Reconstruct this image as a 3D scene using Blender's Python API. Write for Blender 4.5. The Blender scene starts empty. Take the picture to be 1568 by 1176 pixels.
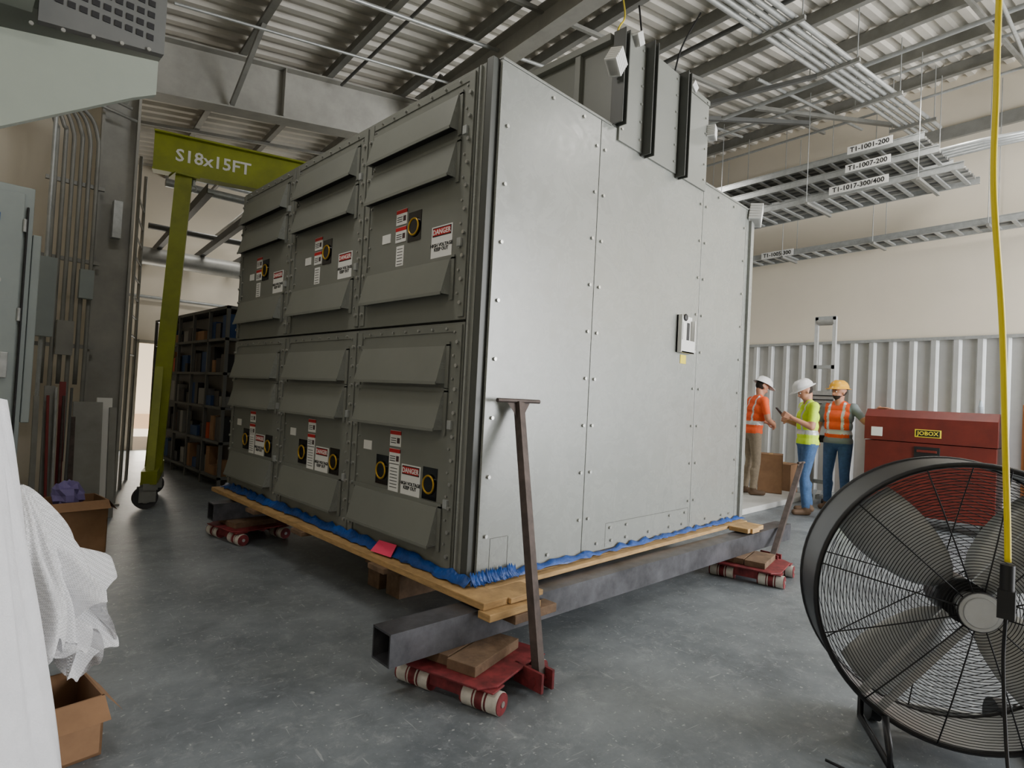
import bpy, math, random
import numpy as np
from mathutils import Vector as V, Matrix
random.seed(4)
SC=bpy.context.scene
def lin(c): return tuple((x/12.92 if x<=.04045 else ((x+.055)/1.055)**2.4) for x in c)
MATS={}
def mat(name,rgb,rough=.5,metal=0,var=.0,scale=6,bump=0,bscale=40,emit=0,var2=None,stretch=None,coat=0,detail=4,rvar=0):
    if name in MATS: return MATS[name]
    m=bpy.data.materials.new(name); m.use_nodes=True
    nt=m.node_tree; b=nt.nodes['Principled BSDF']
    col=lin([x/255 for x in rgb])
    b.inputs['Base Color'].default_value=(*col,1)
    b.inputs['Roughness'].default_value=rough; b.inputs['Metallic'].default_value=metal
    if coat: b.inputs['Coat Weight'].default_value=coat; b.inputs['Coat Roughness'].default_value=.22
    if var>0 or bump>0:
        tc=nt.nodes.new('ShaderNodeTexCoord'); mp=nt.nodes.new('ShaderNodeMapping')
        nt.links.new(tc.outputs['Object'],mp.inputs['Vector'])
        if stretch: mp.inputs['Scale'].default_value=stretch
    if var>0:
        n=nt.nodes.new('ShaderNodeTexNoise'); n.inputs['Scale'].default_value=scale; n.inputs['Detail'].default_value=detail+3
        n.inputs['Roughness'].default_value=.65
        nt.links.new(mp.outputs[0],n.inputs['Vector'])
        r=nt.nodes.new('ShaderNodeValToRGB')
        c2=lin([x/255 for x in var2]) if var2 else tuple(min(1,x*(1+var)) for x in col)
        c1=tuple(x*(1-var) for x in col)
        r.color_ramp.elements[0].position=.32; r.color_ramp.elements[0].color=(*c1,1)
        r.color_ramp.elements[1].position=.68; r.color_ramp.elements[1].color=(*c2,1)
        nt.links.new(n.outputs['Fac'],r.inputs[0]); nt.links.new(r.outputs[0],b.inputs['Base Color'])
    if rvar:
        n5=nt.nodes.new('ShaderNodeTexNoise'); n5.inputs['Scale'].default_value=4.5; n5.inputs['Detail'].default_value=9; n5.inputs['Roughness'].default_value=.75; n5.inputs['Distortion'].default_value=1.5
        nt.links.new(mp.outputs[0],n5.inputs['Vector'])
        m5=nt.nodes.new('ShaderNodeMapRange'); m5.inputs['From Min'].default_value=.35; m5.inputs['From Max'].default_value=.68
        m5.inputs['To Min'].default_value=.17; m5.inputs['To Max'].default_value=.17+rvar
        nt.links.new(n5.outputs['Fac'],m5.inputs[0]); nt.links.new(m5.outputs[0],b.inputs['Coat Roughness'])
    if bump>0:
        n2=nt.nodes.new('ShaderNodeTexNoise'); n2.inputs['Scale'].default_value=bscale; n2.inputs['Detail'].default_value=5
        nt.links.new(mp.outputs[0],n2.inputs['Vector'])
        bp=nt.nodes.new('ShaderNodeBump'); bp.inputs['Strength'].default_value=bump; bp.inputs['Distance'].default_value=.02
        nt.links.new(n2.outputs['Fac'],bp.inputs['Height']); nt.links.new(bp.outputs[0],b.inputs['Normal'])
    MATS[name]=m; return m

class MB:
    def __init__(s): s.v=[];s.f=[];s.mi=[];s.mats=[];s.sm=[]
    def M(s,m):
        if m not in s.mats: s.mats.append(m)
        return s.mats.index(m)
    def add(s,vs,fs,m,smooth=False,T=None):
        o=len(s.v); k=s.M(m)
        for p in vs:
            p=V(p)
            if T: p=T@p
            s.v.append(tuple(p))
        for f in fs: s.f.append([i+o for i in f]); s.mi.append(k); s.sm.append(smooth)
    def box(s,a,b,m,T=None):
        x0,y0,z0=a;x1,y1,z1=b
        if x0>x1:x0,x1=x1,x0
        if y0>y1:y0,y1=y1,y0
        if z0>z1:z0,z1=z1,z0
        s.add([(x0,y0,z0),(x1,y0,z0),(x1,y1,z0),(x0,y1,z0),(x0,y0,z1),(x1,y0,z1),(x1,y1,z1),(x0,y1,z1)],
          [(0,3,2,1),(4,5,6,7),(0,1,5,4),(1,2,6,5),(2,3,7,6),(3,0,4,7)],m,T=T)
    def cyl(s,p,q,r1,m,r2=None,n=12,caps=True,smooth=True,T=None):
        p=V(p);q=V(q); r2=r1 if r2 is None else r2
        d=(q-p).normalized(); a=d.orthogonal().normalized(); b=d.cross(a)
        vs=[];fs=[]
        for i in range(n):
            t=2*math.pi*i/n; e=a*math.cos(t)+b*math.sin(t)
            vs+= [p+e*r1,q+e*r2]
        for i in range(n):
            j=(i+1)%n; fs.append((2*i,2*j,2*j+1,2*i+1))
        s.add(vs,fs,m,smooth,T)
        if caps:
            s.add([vs[2*i] for i in range(n)],[tuple(range(n))[::-1]],m,False,T)
            s.add([vs[2*i+1] for i in range(n)],[tuple(range(n))],m,False,T)
    def ext(s,p,q,poly,m,up=(0,0,1),T=None,caps=True):
        p=V(p);q=V(q);d=(q-p).normalized(); sd=d.cross(V(up)).normalized(); u=sd.cross(d)
        n=len(poly); vs=[p+sd*a+u*b for a,b in poly]+[q+sd*a+u*b for a,b in poly]
        fs=[(i,(i+1)%n,(i+1)%n+n,i+n) for i in range(n)]
        if caps: fs+= [tuple(range(n))[::-1],tuple(range(n,2*n))]
        s.add(vs,fs,m,False,T)
    def bar(s,p,q,w,h,m,up=(0,0,1),T=None):
        s.ext(p,q,[(-w/2,-h/2),(w/2,-h/2),(w/2,h/2),(-w/2,h/2)],m,up,T)
    def ibeam(s,p,q,d,w,m,tf=.02,tw=.014,up=(0,0,1)):
        h=w/2;t=tw/2
        s.ext(p,q,[(-h,-d),(h,-d),(h,-d+tf),(t,-d+tf),(t,-tf),(h,-tf),(h,0),(-h,0),(-h,-tf),(-t,-tf),(-t,-d+tf),(-h,-d+tf)],m,up)
    def sph(s,c,r,m,n=12,k=8,T=None,zmin=-1):
        rx,ry,rz=(r,r,r) if not hasattr(r,'__len__') else r
        vs=[];fs=[]
        for i in range(k+1):
            ph=math.pi*i/k; z=math.cos(ph)
            z=max(z,zmin)
            for j in range(n):
                t=2*math.pi*j/n; vs.append((c[0]+rx*math.sin(ph)*math.cos(t),c[1]+ry*math.sin(ph)*math.sin(t),c[2]+rz*z))
        for i in range(k):
            for j in range(n):
                fs.append((i*n+j,(i+1)*n+j,(i+1)*n+(j+1)%n,i*n+(j+1)%n))
        s.add(vs,fs,m,True,T)
    def tube(s,pts,r,m,n=8,T=None):
        pts=[V(p) for p in pts]; rings=[]; a=None
        for i,p in enumerate(pts):
            d=(pts[min(i+1,len(pts)-1)]-pts[max(i-1,0)]).normalized()
            if a is None: a=d.orthogonal().normalized()
            a=(a-d*a.dot(d)).normalized(); b=d.cross(a)
            rings.append([p+(a*math.cos(2*math.pi*k/n)+b*math.sin(2*math.pi*k/n))*r for k in range(n)])
        vs=[q for R in rings for q in R]; fs=[]
        for i in range(len(pts)-1):
            for k in range(n):
                k2=(k+1)%n; fs.append((i*n+k,i*n+k2,(i+1)*n+k2,(i+1)*n+k))
        fs.append(tuple(range(n))[::-1]); fs.append(tuple(range((len(pts)-1)*n,len(pts)*n)))
        s.add(vs,fs,m,True,T)
    def torus(s,c,ax,R,r,m,n=40,k=6):
        c=V(c);ax=V(ax).normalized();a=ax.orthogonal().normalized();b=ax.cross(a)
        vs=[];fs=[]
        for i in range(n):
            t=2*math.pi*i/n; e=a*math.cos(t)+b*math.sin(t)
            for j in range(k):
                g=2*math.pi*j/k; vs.append(c+e*(R+r*math.cos(g))+ax*r*math.sin(g))
        for i in range(n):
            for j in range(k):
                fs.append((i*k+j,((i+1)%n)*k+j,((i+1)%n)*k+(j+1)%k,i*k+(j+1)%k))
        s.add(vs,fs,m,True)
    def obj(s,name,parent=None,bevel=0,mtx=None):
        me=bpy.data.meshes.new(name); me.from_pydata(s.v,[],s.f)
        for m in s.mats: me.materials.append(m)
        me.polygons.foreach_set('material_index',s.mi); me.polygons.foreach_set('use_smooth',s.sm)
        me.update()
        o=bpy.data.objects.new(name,me); SC.collection.objects.link(o)
        if parent: o.parent=parent
        if mtx: o.matrix_world=mtx
        if bevel:
            b=o.modifiers.new('bevel','BEVEL'); b.width=bevel; b.segments=2; b.limit_method='ANGLE'; b.angle_limit=.9
        return o
def empty(name):
    e=bpy.data.objects.new(name,None); SC.collection.objects.link(e); return e
def smoothpts(P,k=8):
    P=[V(p) for p in P]; out=[]
    Q=[P[0]*2-P[1]]+P+[P[-1]*2-P[-2]]
    for i in range(1,len(Q)-2):
        for j in range(k):
            t=j/k; a,b,c,d=Q[i-1:i+3]
            out.append(.5*((2*b)+(c-a)*t+(2*a-5*b+4*c-d)*t*t+(3*b-a-3*c+d)*t**3))
    out.append(P[-1]); return out
def text(body,org,xd,yd,size,m,parent,name,align='CENTER'):
    cu=bpy.data.curves.new(name,'FONT'); cu.body=body; cu.size=size; cu.align_x=align; cu.align_y='CENTER'; cu.extrude=.0008
    cu.materials.append(m); cu.resolution_u=2; cu.space_line=.85; cu.offset=size*.018
    o=bpy.data.objects.new(name,cu); SC.collection.objects.link(o)
    x=V(xd).normalized();y=V(yd).normalized();z=x.cross(y)
    M=Matrix((x,y,z)).transposed().to_4x4(); M.translation=V(org)
    if parent: o.parent=parent
    o.matrix_world=M
    return o

# ---------- materials
GR=mat('cabinet_grey_paint',(130,132,126),.34,.0,.04,2,.03,120)
GRL=mat('cabinet_grey_lit',(136,139,134),.34,.0,.08,1.6,.05,8,coat=.85,rvar=.22)  # cabinet grey in the lighter, lit tone of the end face
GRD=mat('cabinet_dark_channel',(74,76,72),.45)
GRS=mat('cabinet_grey_shaded',(117,119,112),.42,0,.06,2)  # same cabinet grey, darkened in the colour to carry the louver side's shade
BOLT=mat('zinc_bolt',(190,190,186),.3,.8)
BLACK=mat('black_gasket',(22,22,24),.5)
WHITE=mat('white_label',(228,228,224),.5)
RED=mat('label_red',(190,30,34),.5)
YEL=mat('label_yellow',(235,215,40),.5)
GOLD=mat('window_ring_gold',(190,150,40),.35,.5)
DGL=mat('inspection_glass',(20,20,22),.12)
BLUE=mat('blue_film',(24,74,150),.38,0,.25,14,.5,30)
PINK=mat('pink_tag',(240,70,110),.6)
WOOD=mat('pine_timber',(176,142,94),.75,0,.28,9,.1,40,stretch=(1,1,6))
WOODD=mat('old_timber',(110,88,68),.85,0,.4,9,.2,30)
STEEL=mat('mill_steel_tube',(86,86,90),.38,.5,.5,5,.05,30)
RUST=mat('rusted_bar',(84,74,70),.6,.5,.35,12)
REDP=mat('skate_red_paint',(118,42,46),.6,.1,.5,14)
RWHT=mat('roller_white',(205,200,190),.5,0,.18,20)
GALV=mat('galvanized_steel',(170,173,172),.42,.4,.15,14)
GALVD=mat('purlin_steel',(140,140,135),.5,.25,.16,4)
RAF=mat('rafter_primer_grey',(160,159,152),.6,.1,.16,2.5,.05,10)
DECK=mat('roof_deck_white',(212,208,198),.55,.05,.12,1.5)
DARKB=mat('dark_joist_steel',(96,97,95),.6,.2,.1,3)
WALLW=mat('wall_paint_beige',(224,215,197),.85,0,.03,1.2)
RIB=mat('ribbed_metal_panel',(205,207,206),.3,.45,.06,3)
GREEN=mat('gantry_green_paint',(136,144,24),.5,.05,.2,3)
DARKEQ=mat('dark_equipment',(46,46,48),.4,.2,.2,5)
CARD=mat('cardboard',(142,108,78),.85,0,.14,6)
FAB=mat('white_woven_sheet',(236,236,240),.8,0,.05,10,.25,180)
JOB=mat('jobsite_box_red',(104,36,27),.45,.05,.2,4)
SKIN=mat('skin',(190,136,108),.55)
CONC=mat('slab_concrete',(190,190,186),.75,0,.08,8)
ORG=mat('hi_vis_orange',(240,92,36),.7,0,.08,20,.2,30)
LIME=mat('hi_vis_lime',(204,240,40),.7,0,.06,20,.2,30)
SILV=mat('reflective_tape',(200,204,204),.35,.2)
JEAN=mat('blue_jeans',(62,92,132),.85,0,.2,25,.2,60)
KHAK=mat('khaki_trousers',(142,128,108),.85,0,.15,25,.2,60)
BOOT=mat('work_boots',(92,70,50),.7)
HAIR=mat('dark_hair',(38,28,22),.8)
HWH=mat('hard_hat_white',(232,232,232),.3)
HYE=mat('hard_hat_yellow',(230,170,40),.3)
FANB=mat('fan_drum_black',(34,34,36),.42,.2)
FANI=mat('fan_drum_inner_grey',(150,152,152),.4,.3)
FANW=mat('fan_guard_wire',(40,40,42),.4,.5)
FANA=mat('fan_aluminium',(196,198,198),.42,.3,.1,8)
YCAB=mat('yellow_cord',(238,214,28),.45)
PURP=mat('purple_bag',(110,100,150),.6)

def floor_mat():
    m=bpy.data.materials.new('sealed_concrete_floor'); m.use_nodes=True; nt=m.node_tree; b=nt.nodes['Principled BSDF']
    N=nt.nodes.new; L=nt.links.new
    tc=N('ShaderNodeTexCoord')
    n1=N('ShaderNodeTexNoise'); n1.inputs['Scale'].default_value=.9; n1.inputs['Detail'].default_value=10; n1.inputs['Roughness'].default_value=.74
    L(tc.outputs['Object'],n1.inputs['Vector'])
    r=N('ShaderNodeValToRGB'); e=r.color_ramp.elements
    e[0].position=.34; e[0].color=(*lin((.33,.355,.375)),1); e[1].position=.66; e[1].color=(*lin((.54,.565,.58)),1)
    L(n1.outputs['Fac'],r.inputs[0])
    n2=N('ShaderNodeTexNoise'); n2.inputs['Scale'].default_value=9; n2.inputs['Detail'].default_value=12; n2.inputs['Roughness'].default_value=.85; n2.inputs['Distortion'].default_value=.6
    L(tc.outputs['Object'],n2.inputs['Vector'])
    r2=N('ShaderNodeValToRGB'); r2.color_ramp.elements[0].position=.52; r2.color_ramp.elements[0].color=(0,0,0,1); r2.color_ramp.elements[1].position=.66; r2.color_ramp.elements[1].color=(.55,.55,.55,1)
    L(n2.outputs['Fac'],r2.inputs[0])
    mx=N('ShaderNodeMixRGB'); mx.inputs[2].default_value=(*lin((.64,.66,.67)),1)
    L(r2.outputs[0],mx.inputs[0]); L(r.outputs[0],mx.inputs[1])
    prev=mx
    for k,(sx,sy,rot,lo,hi,amt) in enumerate([(2,30,.9,.69,.72,.38),(26,2,.3,.70,.73,.34),(3,34,-.5,.69,.72,.32)]):
        mp=N('ShaderNodeMapping'); mp.inputs['Scale'].default_value=(sx,sy,1); mp.inputs['Rotation'].default_value=(0,0,rot)
        L(tc.outputs['Object'],mp.inputs['Vector'])
        n3=N('ShaderNodeTexNoise'); n3.inputs['Scale'].default_value=2.4; n3.inputs['Detail'].default_value=3; n3.inputs['Distortion'].default_value=.4
        L(mp.outputs[0],n3.inputs['Vector'])
        r3=N('ShaderNodeValToRGB'); r3.color_ramp.elements[0].position=lo; r3.color_ramp.elements[0].color=(0,0,0,1); r3.color_ramp.elements[1].position=hi; r3.color_ramp.elements[1].color=(amt,amt,amt,1)
        L(n3.outputs['Fac'],r3.inputs[0])
        mx2=N('ShaderNodeMixRGB'); mx2.inputs[2].default_value=(*lin((.76,.77,.77)),1)
        L(r3.outputs[0],mx2.inputs[0]); L(prev.outputs[0],mx2.inputs[1]); prev=mx2
    n4=N('ShaderNodeTexNoise'); n4.inputs['Scale'].default_value=38; n4.inputs['Detail'].default_value=2
    L(tc.outputs['Object'],n4.inputs['Vector'])
    r4=N('ShaderNodeValToRGB'); r4.color_ramp.elements[0].position=.67; r4.color_ramp.elements[0].color=(0,0,0,1); r4.color_ramp.elements[1].position=.71; r4.color_ramp.elements[1].color=(.6,.6,.6,1)
    L(n4.outputs['Fac'],r4.inputs[0])
    mx3=N('ShaderNodeMixRGB'); mx3.inputs[2].default_value=(*lin((.74,.75,.75)),1)
    L(r4.outputs[0],mx3.inputs[0]); L(prev.outputs[0],mx3.inputs[1]); prev=mx3
    L(prev.outputs[0],b.inputs['Base Color'])
    rr=N('ShaderNodeMapRange'); rr.inputs['To Min'].default_value=.34; rr.inputs['To Max'].default_value=.6
    L(n1.outputs['Fac'],rr.inputs[0]); L(rr.outputs[0],b.inputs['Roughness'])
    bp=N('ShaderNodeBump'); bp.inputs['Strength'].default_value=.12; bp.inputs['Distance'].default_value=.01
    L(n2.outputs['Fac'],bp.inputs['Height']); L(bp.outputs[0],b.inputs['Normal'])
    return m
FLOOR=floor_mat()

TH=math.radians(6); c6,s6=math.cos(TH),math.sin(TH)
TB=Matrix.Rotation(-TH,4,'Z')
def B(x,y,z): return TB@V((x,y,z))
SL=.13
def zt(x): return 5.3+SL*(x-.84)
XR=11.15; YF=13.5; YN=-5.0; XL=-3.2
def wallobj(name,boxes,m):
    w=MB()
    for a,b in boxes: w.box(a,b,m)
    return w.obj(name,mtx=TB)
f=MB(); f.box((XL,YN,-.15),(XR,YF,0),FLOOR); f.obj('floor',mtx=TB)
GO=mat('ground_outside_pale',(225,215,198),.9)
g=MB(); g.box((-30,YF,-.2),(30,YF+30,-.02),GO); g.box((-30,-30,-.2),(30,YN,-.02),GO); g.obj('ground_outside',mtx=TB)
g=MB(); g.box((-6,YF+6,-.02),(12,YF+6.3,6),mat('backdrop_pale',(240,226,204),.9)); g.box((-6,YF+5.9,-.02),(12,YF+6,.4),mat('backdrop_base',(200,170,140),.9)); g.obj('outside_bright_backdrop',mtx=TB)  # pale backdrop wall, added so the far doorway looks bright
w=MB(); w.box((XR,YN,0),(XR+.2,YF,7.0),WALLW)
w.box((XR-.06,YN,5.9),(XR,YF,6.1),GALVD)
w.obj('wall_right',mtx=TB)
w=MB(); y=YN+.05; prof=[]
x0=XR
while y<YF-.35:
    prof+= [(y,.015),(y+.17,.015),(y+.20,.075),(y+.265,.075),(y+.295,.015)]; y+=.3
vs=[];fs=[]
for (yy,d) in prof: vs+=[(x0-d,yy,0.0),(x0-d,yy,2.66)]
for i in range(len(prof)-1): fs.append((2*i,2*i+2,2*i+3,2*i+1))
w.add(vs,fs,RIB); w.box((x0-.085,YN+.02,2.66),(x0,YF-.02,2.71),GALV)
w.obj('trim_ribbed_wainscot',mtx=TB)
DX0,DX1=1.42,2.15
wallobj('wall_far',[((XL,YF,0),(DX0,YF+.2,7)),((DX1,YF,0),(XR,YF+.2,7)),((DX0,YF,2.1),(DX1,YF+.2,7))],WALLW)
wallobj('wall_left',[((XL-.2,YN,0),(XL,YF,7))],WALLW)
wallobj('wall_near',[((XL,YN-.2,0),(5.4,YN,7)),((11.05,YN-.2,0),(XR,YN,7)),((5.4,YN-.2,5.2),(11.05,YN,7))],WALLW)
w=MB(); w.box((XL,8.25,0),(.42,8.4,6.4),WALLW); w.obj('wall_partition',mtx=TB)
w=MB(); DF=mat('door_frame_grey',(170,165,150),.6)
for a,b in [((DX0-.06,YF-.035,0),(DX0,YF-.002,2.16)),((DX1,YF-.035,0),(DX1+.06,YF-.002,2.16)),((DX0-.06,YF-.035,2.1),(DX1+.06,YF-.002,2.16))]: w.box(a,b,DF)
w.obj('trim_1',mtx=TB)
w=MB(); prof=[]; y=YN
while y<YF:
    prof+=[(y,0),(y+.09,0),(y+.12,.045),(y+.21,.045),(y+.24,0)]; y+=.24
vs=[];fs=[]
for yy,d in prof: vs+=[(XL,yy,zt(XL)+.21+d),(XR,yy,zt(XR)+.21+d)]
for i in range(len(prof)-1): fs.append((2*i,2*i+1,2*i+3,2*i+2))
w.add(vs,fs,DECK)
w.box((XL,YN,zt(XR)+.35),(XR,YF,zt(XR)+.45),DECK)
w.obj('ceiling',mtx=TB)
w=MB(); x=-2.6
while x<XR:
    z=zt(x)
    w.ext((x,YN,z),(x,YF,z),[(-.07,0),(0.006,0),(.006,.192),(.07,.192),(.07,.2),(-.006,.2),(-.006,.008),(-.07,.008)],GALVD)
    x+=1.08
for yy in (2.0,4.9,10.5):
    w.bar((XL+.1,yy,zt(XL+.1)-.03),(XR-.1,yy,zt(XR-.1)-.03),.045,.045,GALVD)
w.obj('roof_purlins',mtx=TB)
for yy in (7.81,.1):
    w=MB()
    w.ibeam((.25,yy,zt(.25)),(XR-.05,yy,zt(XR-.05)),.66,.26,RAF,.018,.012)
    if yy>5:
        w.box((.34,yy-.14,.012),(.365,yy+.14,zt(.3)-.1),RAF); w.box((.66,yy-.14,.012),(.685,yy+.14,zt(.6)-.5),RAF); w.box((.35,yy-.008,.012),(.67,yy+.008,zt(.3)-.2),RAF)
        w.box((.3,yy-.18,0),(.72,yy+.18,.02),RAF)
        for k in range(3):
            xx=2.2+2.6*k; w.box((xx,yy-.125,zt(xx)-.64),(xx+.012,yy+.125,zt(xx)-.02),RAF)
        w.bar((3.9,yy-.1,zt(3.9)-.62),(4.0,yy-.95,zt(4.0)+.02),.05,.05,GALVD)
        w.bar((1.6,yy-.1,zt(1.6)-.62),(1.7,yy-.95,zt(1.7)+.02),.05,.05,GALVD)
    w.obj('roof_rafter',mtx=TB)
w=MB(); xx=4.1
w.ibeam((xx,.3,zt(xx)-.02),(xx,7.6,zt(xx)-.02),.3,.2,RAF)
w.obj('roof_girder',mtx=TB)
CS=empty('ceiling_conduit_network')
w=MB()
w.cyl(B(1.2,5.7,zt(1.2)-.12),B(9.6,5.7,zt(9.6)-.12),.022,GALV)
w.cyl(B(.8,6.6,zt(.8)-.2),B(5.4,6.6,zt(5.4)-.2),.016,GALV)
w.cyl(B(2.9,1.0,zt(2.9)-.1),B(2.9,7.6,zt(2.9)-.1),.02,DARKB)
w.cyl(B(8.2,1,zt(8.2)-.25),B(8.2,12,zt(8.2)-.25),.03,GALV)
w.cyl(B(6.2,1,zt(6.2)-.05),B(6.2,12,zt(6.2)-.05),.03,DARKB)
w.bar(B(8.6,4.9,zt(8.6)-.1),B(10.9,3.3,zt(10.9)-.5),.06,.06,GALVD)
w.bar(B(6.4,6.5,zt(6.4)-.1),B(9.4,4.4,zt(9.4)-.35),.06,.06,DARKB)
w.bar(B(6.6,5.6,zt(6.6)-.5),B(7.4,3.4,zt(7.4)-.5),.05,.05,DARKB)
w.obj('bracing_pipes',CS)
w=MB()
def cz(x): return 5.4+.086*(x-3.8)
for k in range(5):
    yy=3.02+.092*k
    w.cyl(B(3.9,yy,cz(3.9)),B(10.8,yy,cz(10.8)),.03,GALV,n=12)
for xx in (4.6,6.0,7.4,8.8,10.2):
    w.bar(B(xx,2.9,cz(xx)-.055),B(xx,3.52,cz(xx)-.055),.045,.045,GALVD)
    for yy in (2.93,3.49): w.cyl(B(xx,yy,cz(xx)-.05),B(xx,yy,zt(xx)+.2),.007,GALV,n=6)
w.obj('conduit_bundle',CS)
w=MB()
for k,(xa,ya,xb,yb,dz) in enumerate([(7.0,1.6,10.9,1.9,.3),(7.4,4.2,10.9,4.2,.22),(9.0,.9,9.0,12,.2),(10.2,.6,10.2,12,.25)]):
    w.cyl(B(xa,ya,zt(xa)-dz),B(xb,yb,zt(xb)-dz),.022,GALV,n=8)
w.obj('single_conduits',CS)
w=MB()
w.tube(smoothpts([(5.2,3.6,5.7),(5.2,3.5,5.2),(5.5,3.4,4.8),(5.6,3.3,5.3),(5.8,3.2,5.75)]),.01,BLACK)
w.tube(smoothpts([(4.9,3.6,5.65),(4.4,3.2,5.0),(3.9,2.9,4.5),(3.7,2.8,4.04)]),.008,YCAB)
w.obj('hanging_cables',CS)
TS=empty('cable_tray_stack')
def tray(name,x,ya,yb,z,wd,cables=4,hang=True,parent=None):
    w=MB()
    for sx in (-wd/2,wd/2): 
        w.ext(B(x+sx,ya,z),B(x+sx,yb,z),[(-.012,0),(.012,0),(.012,.012),(.003,.012),(.003,.09),(.012,.09),(.012,.1),(-.012,.1),(-.012,.09),(-.003,.09),(-.003,.012),(-.012,.012)],GALV)
    y=ya+.1
    while y<yb: w.box((x-wd/2,y,z+.005),(x+wd/2,y+.05,z+.03),GALV,T=TB); y+=.23
    for k in range(cables):
        xx=x-wd/2+.06+k*(wd-.1)/max(1,cables)
        w.cyl(B(xx,ya+.02,z+.055),B(xx,yb-.02,z+.055),.026,GALVD if k%2 else DARKB,n=8)
    y=ya+.5
    while y<yb and hang:
        w.bar(B(x-wd/2-.06,y,z-.02),B(x+wd/2+.06,y,z-.02),.04,.04,GALVD)
        for sx in (-wd/2-.05,wd/2+.05): w.cyl(B(x+sx,y,z-.04),B(x+sx,y,zt(x)),.006,GALV,n=6)
        y+=1.5
    return w.obj(name,parent)
tray('tray_tier_bottom',9.6,2.3,12.5,4.70,.75,6,True,TS)
tray('tray_tier_middle',9.6,2.6,12.5,5.02,.65,7,False,TS)
tray('tray_tier_top',9.65,2.8,12.5,5.3,.55,6,False,TS)
w=MB()
for k in range(4):
    w.tube(smoothpts([B(9.45+.1*k,2.9,5.1),B(9.5+.1*k,2.2-.05*k,5.12),B(9.8+.08*k,1.7-.05*k,5.2),B(10.3,1.3-.07*k,5.4),B(11.1,1.15-.07*k,5.5)]),.028,GALV)
w.obj('bent_conduits',TS)
wt=tray('cable_tray',10.72,.3,12.5,4.25,.45)
LBLS=[('T1-1001-200',9.25,3.45,5.36,.3),('T1-1007-200',9.2,3.45,5.07,.3),('T1-1017-300/400',9.15,3.55,4.77,.4),('T1-1005-300',10.46,5.4,4.3,.3)]
for k,(t,x,y,z,wd) in enumerate(LBLS):
    w=MB()
    w.box((x-.012,y-wd,z-.055),(x-.004,y+wd,z+.06),WHITE,T=TB)
    o=w.obj('label_plate',TS if k<3 else wt)
    text(t,B(x-.014,y,z),TB@V((0,-1,0)),(0,0,1),.1,BLACK,o,'lettering')

# ---------- switchgear enclosure
CAB=empty('switchgear_enclosure')
x0,x1,y0,y1,z0,z1=2.17,5.50,2.40,6.07,.385,3.30
w=MB(); w.box((x0+.03,y0+.012,z0),(x1-.005,y1,z1-.01),GRL); 
def panel_y(xa,xb,za,zb): w.box((xa,y0-.004,za),(xb,y0+.02,zb),GRL)
panel_y(2.17,3.088,z0,z1); panel_y(3.094,4.528,z0+.0,z1); panel_y(4.534,5.37,z0,z1); panel_y(5.376,5.50,z0,z1)
w.box((5.44,y0-.03,z0),(5.50,y0,z1),GRL)
w.box((x0,y0-.012,z1-.01),(3.2,y0+.1,z1+.006),GR); w.box((4.55,y0-.012,z1-.01),(x1,y0+.1,z1+.006),GR); w.box((x0,y0+.05,z1-.012),(x1,y1,z1),GR)
w.box((x0-.05,y0+.02,z0),(x0+.04,y0+.07,z1-.0),GRD); w.box((x0-.05,2.475,z0),(x0+.04,2.535,z1-.02),GR)
w.box((x0-.0,y0+.01,z0),(x0+.05,2.535,z1-.02),GRD); w.box((x0-.066,2.50,z0),(x0-.04,2.515,z1-.03),GRL)
def rim(xa,xb,za,zb):
    for a,b in [((xa,y0-.0055,za),(xa+.004,y0,zb)),((xb,y0-.0055,za),(xb+.004,y0,zb)),((xa,y0-.0055,zb),(xb,y0,zb+.004))]: w.box(a,b,GRD)
rim(3.35,4.5,.4,.56); rim(2.26,2.4,.4,.6)
w.obj('body',CAB,bevel=.003)
w=MB()
def bolty(x,z,r=.011): w.cyl((x,y0-.004,z),(x,y0-.016,z),r,BOLT,n=8)
for x in (2.225,3.045,3.14,4.485,4.58,5.33): 
    z=.62
    while z<3.2:
        bolty(x+random.uniform(-.004,.004),z); z+=.33 if x in(2.225,) else .31
for x in (2.6,2.9,3.4,3.8,4.2,4.8,5.1): bolty(x,3.24); 
for x in (2.75,3.25,3.42,3.6,3.9,4.2,4.4,4.8,5.1,5.25): bolty(x,.44)
for x in (3.4,3.6,4.2,4.44): bolty(x,.53)
z=.5
while z<3.25: bolty(5.47,z,.009); z+=.24
w.obj('end_bolts',CAB)
XF=2.12
bays=[(2.54,3.70),(3.70,4.885),(4.885,6.07)]
w=MB(); h=MB(); bl=MB(); lb=MB()
def hood(ya,yb,zt_,zb_,pr=.072):
    t=XF-.004
    vs=[(t,ya,zt_),(t,yb,zt_),(t-.016,ya,zt_),(t-.016,yb,zt_),(t-pr,ya,zb_),(t-pr,yb,zb_),(t,ya,zb_),(t,yb,zb_)]
    h.add(vs,[(2,3,5,4)],GRS); h.add(vs,[(0,1,3,2)],GRS); h.add(vs,[(0,2,4,6)],GRL); h.add(vs,[(1,7,5,3)],GR)  # near cheek takes the lit grey, so its brightness is in the colour
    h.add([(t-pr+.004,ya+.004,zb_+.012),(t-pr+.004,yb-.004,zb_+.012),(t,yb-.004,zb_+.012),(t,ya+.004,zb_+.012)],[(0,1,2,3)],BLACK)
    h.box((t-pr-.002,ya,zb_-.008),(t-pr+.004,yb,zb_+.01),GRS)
    h.box((t-.008,ya-.03,zb_-.03),(t,ya,zt_+.01),GRS); h.box((t-.008,ya-.03,zt_),(t,yb+.03,zt_+.025),GRS)
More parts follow.
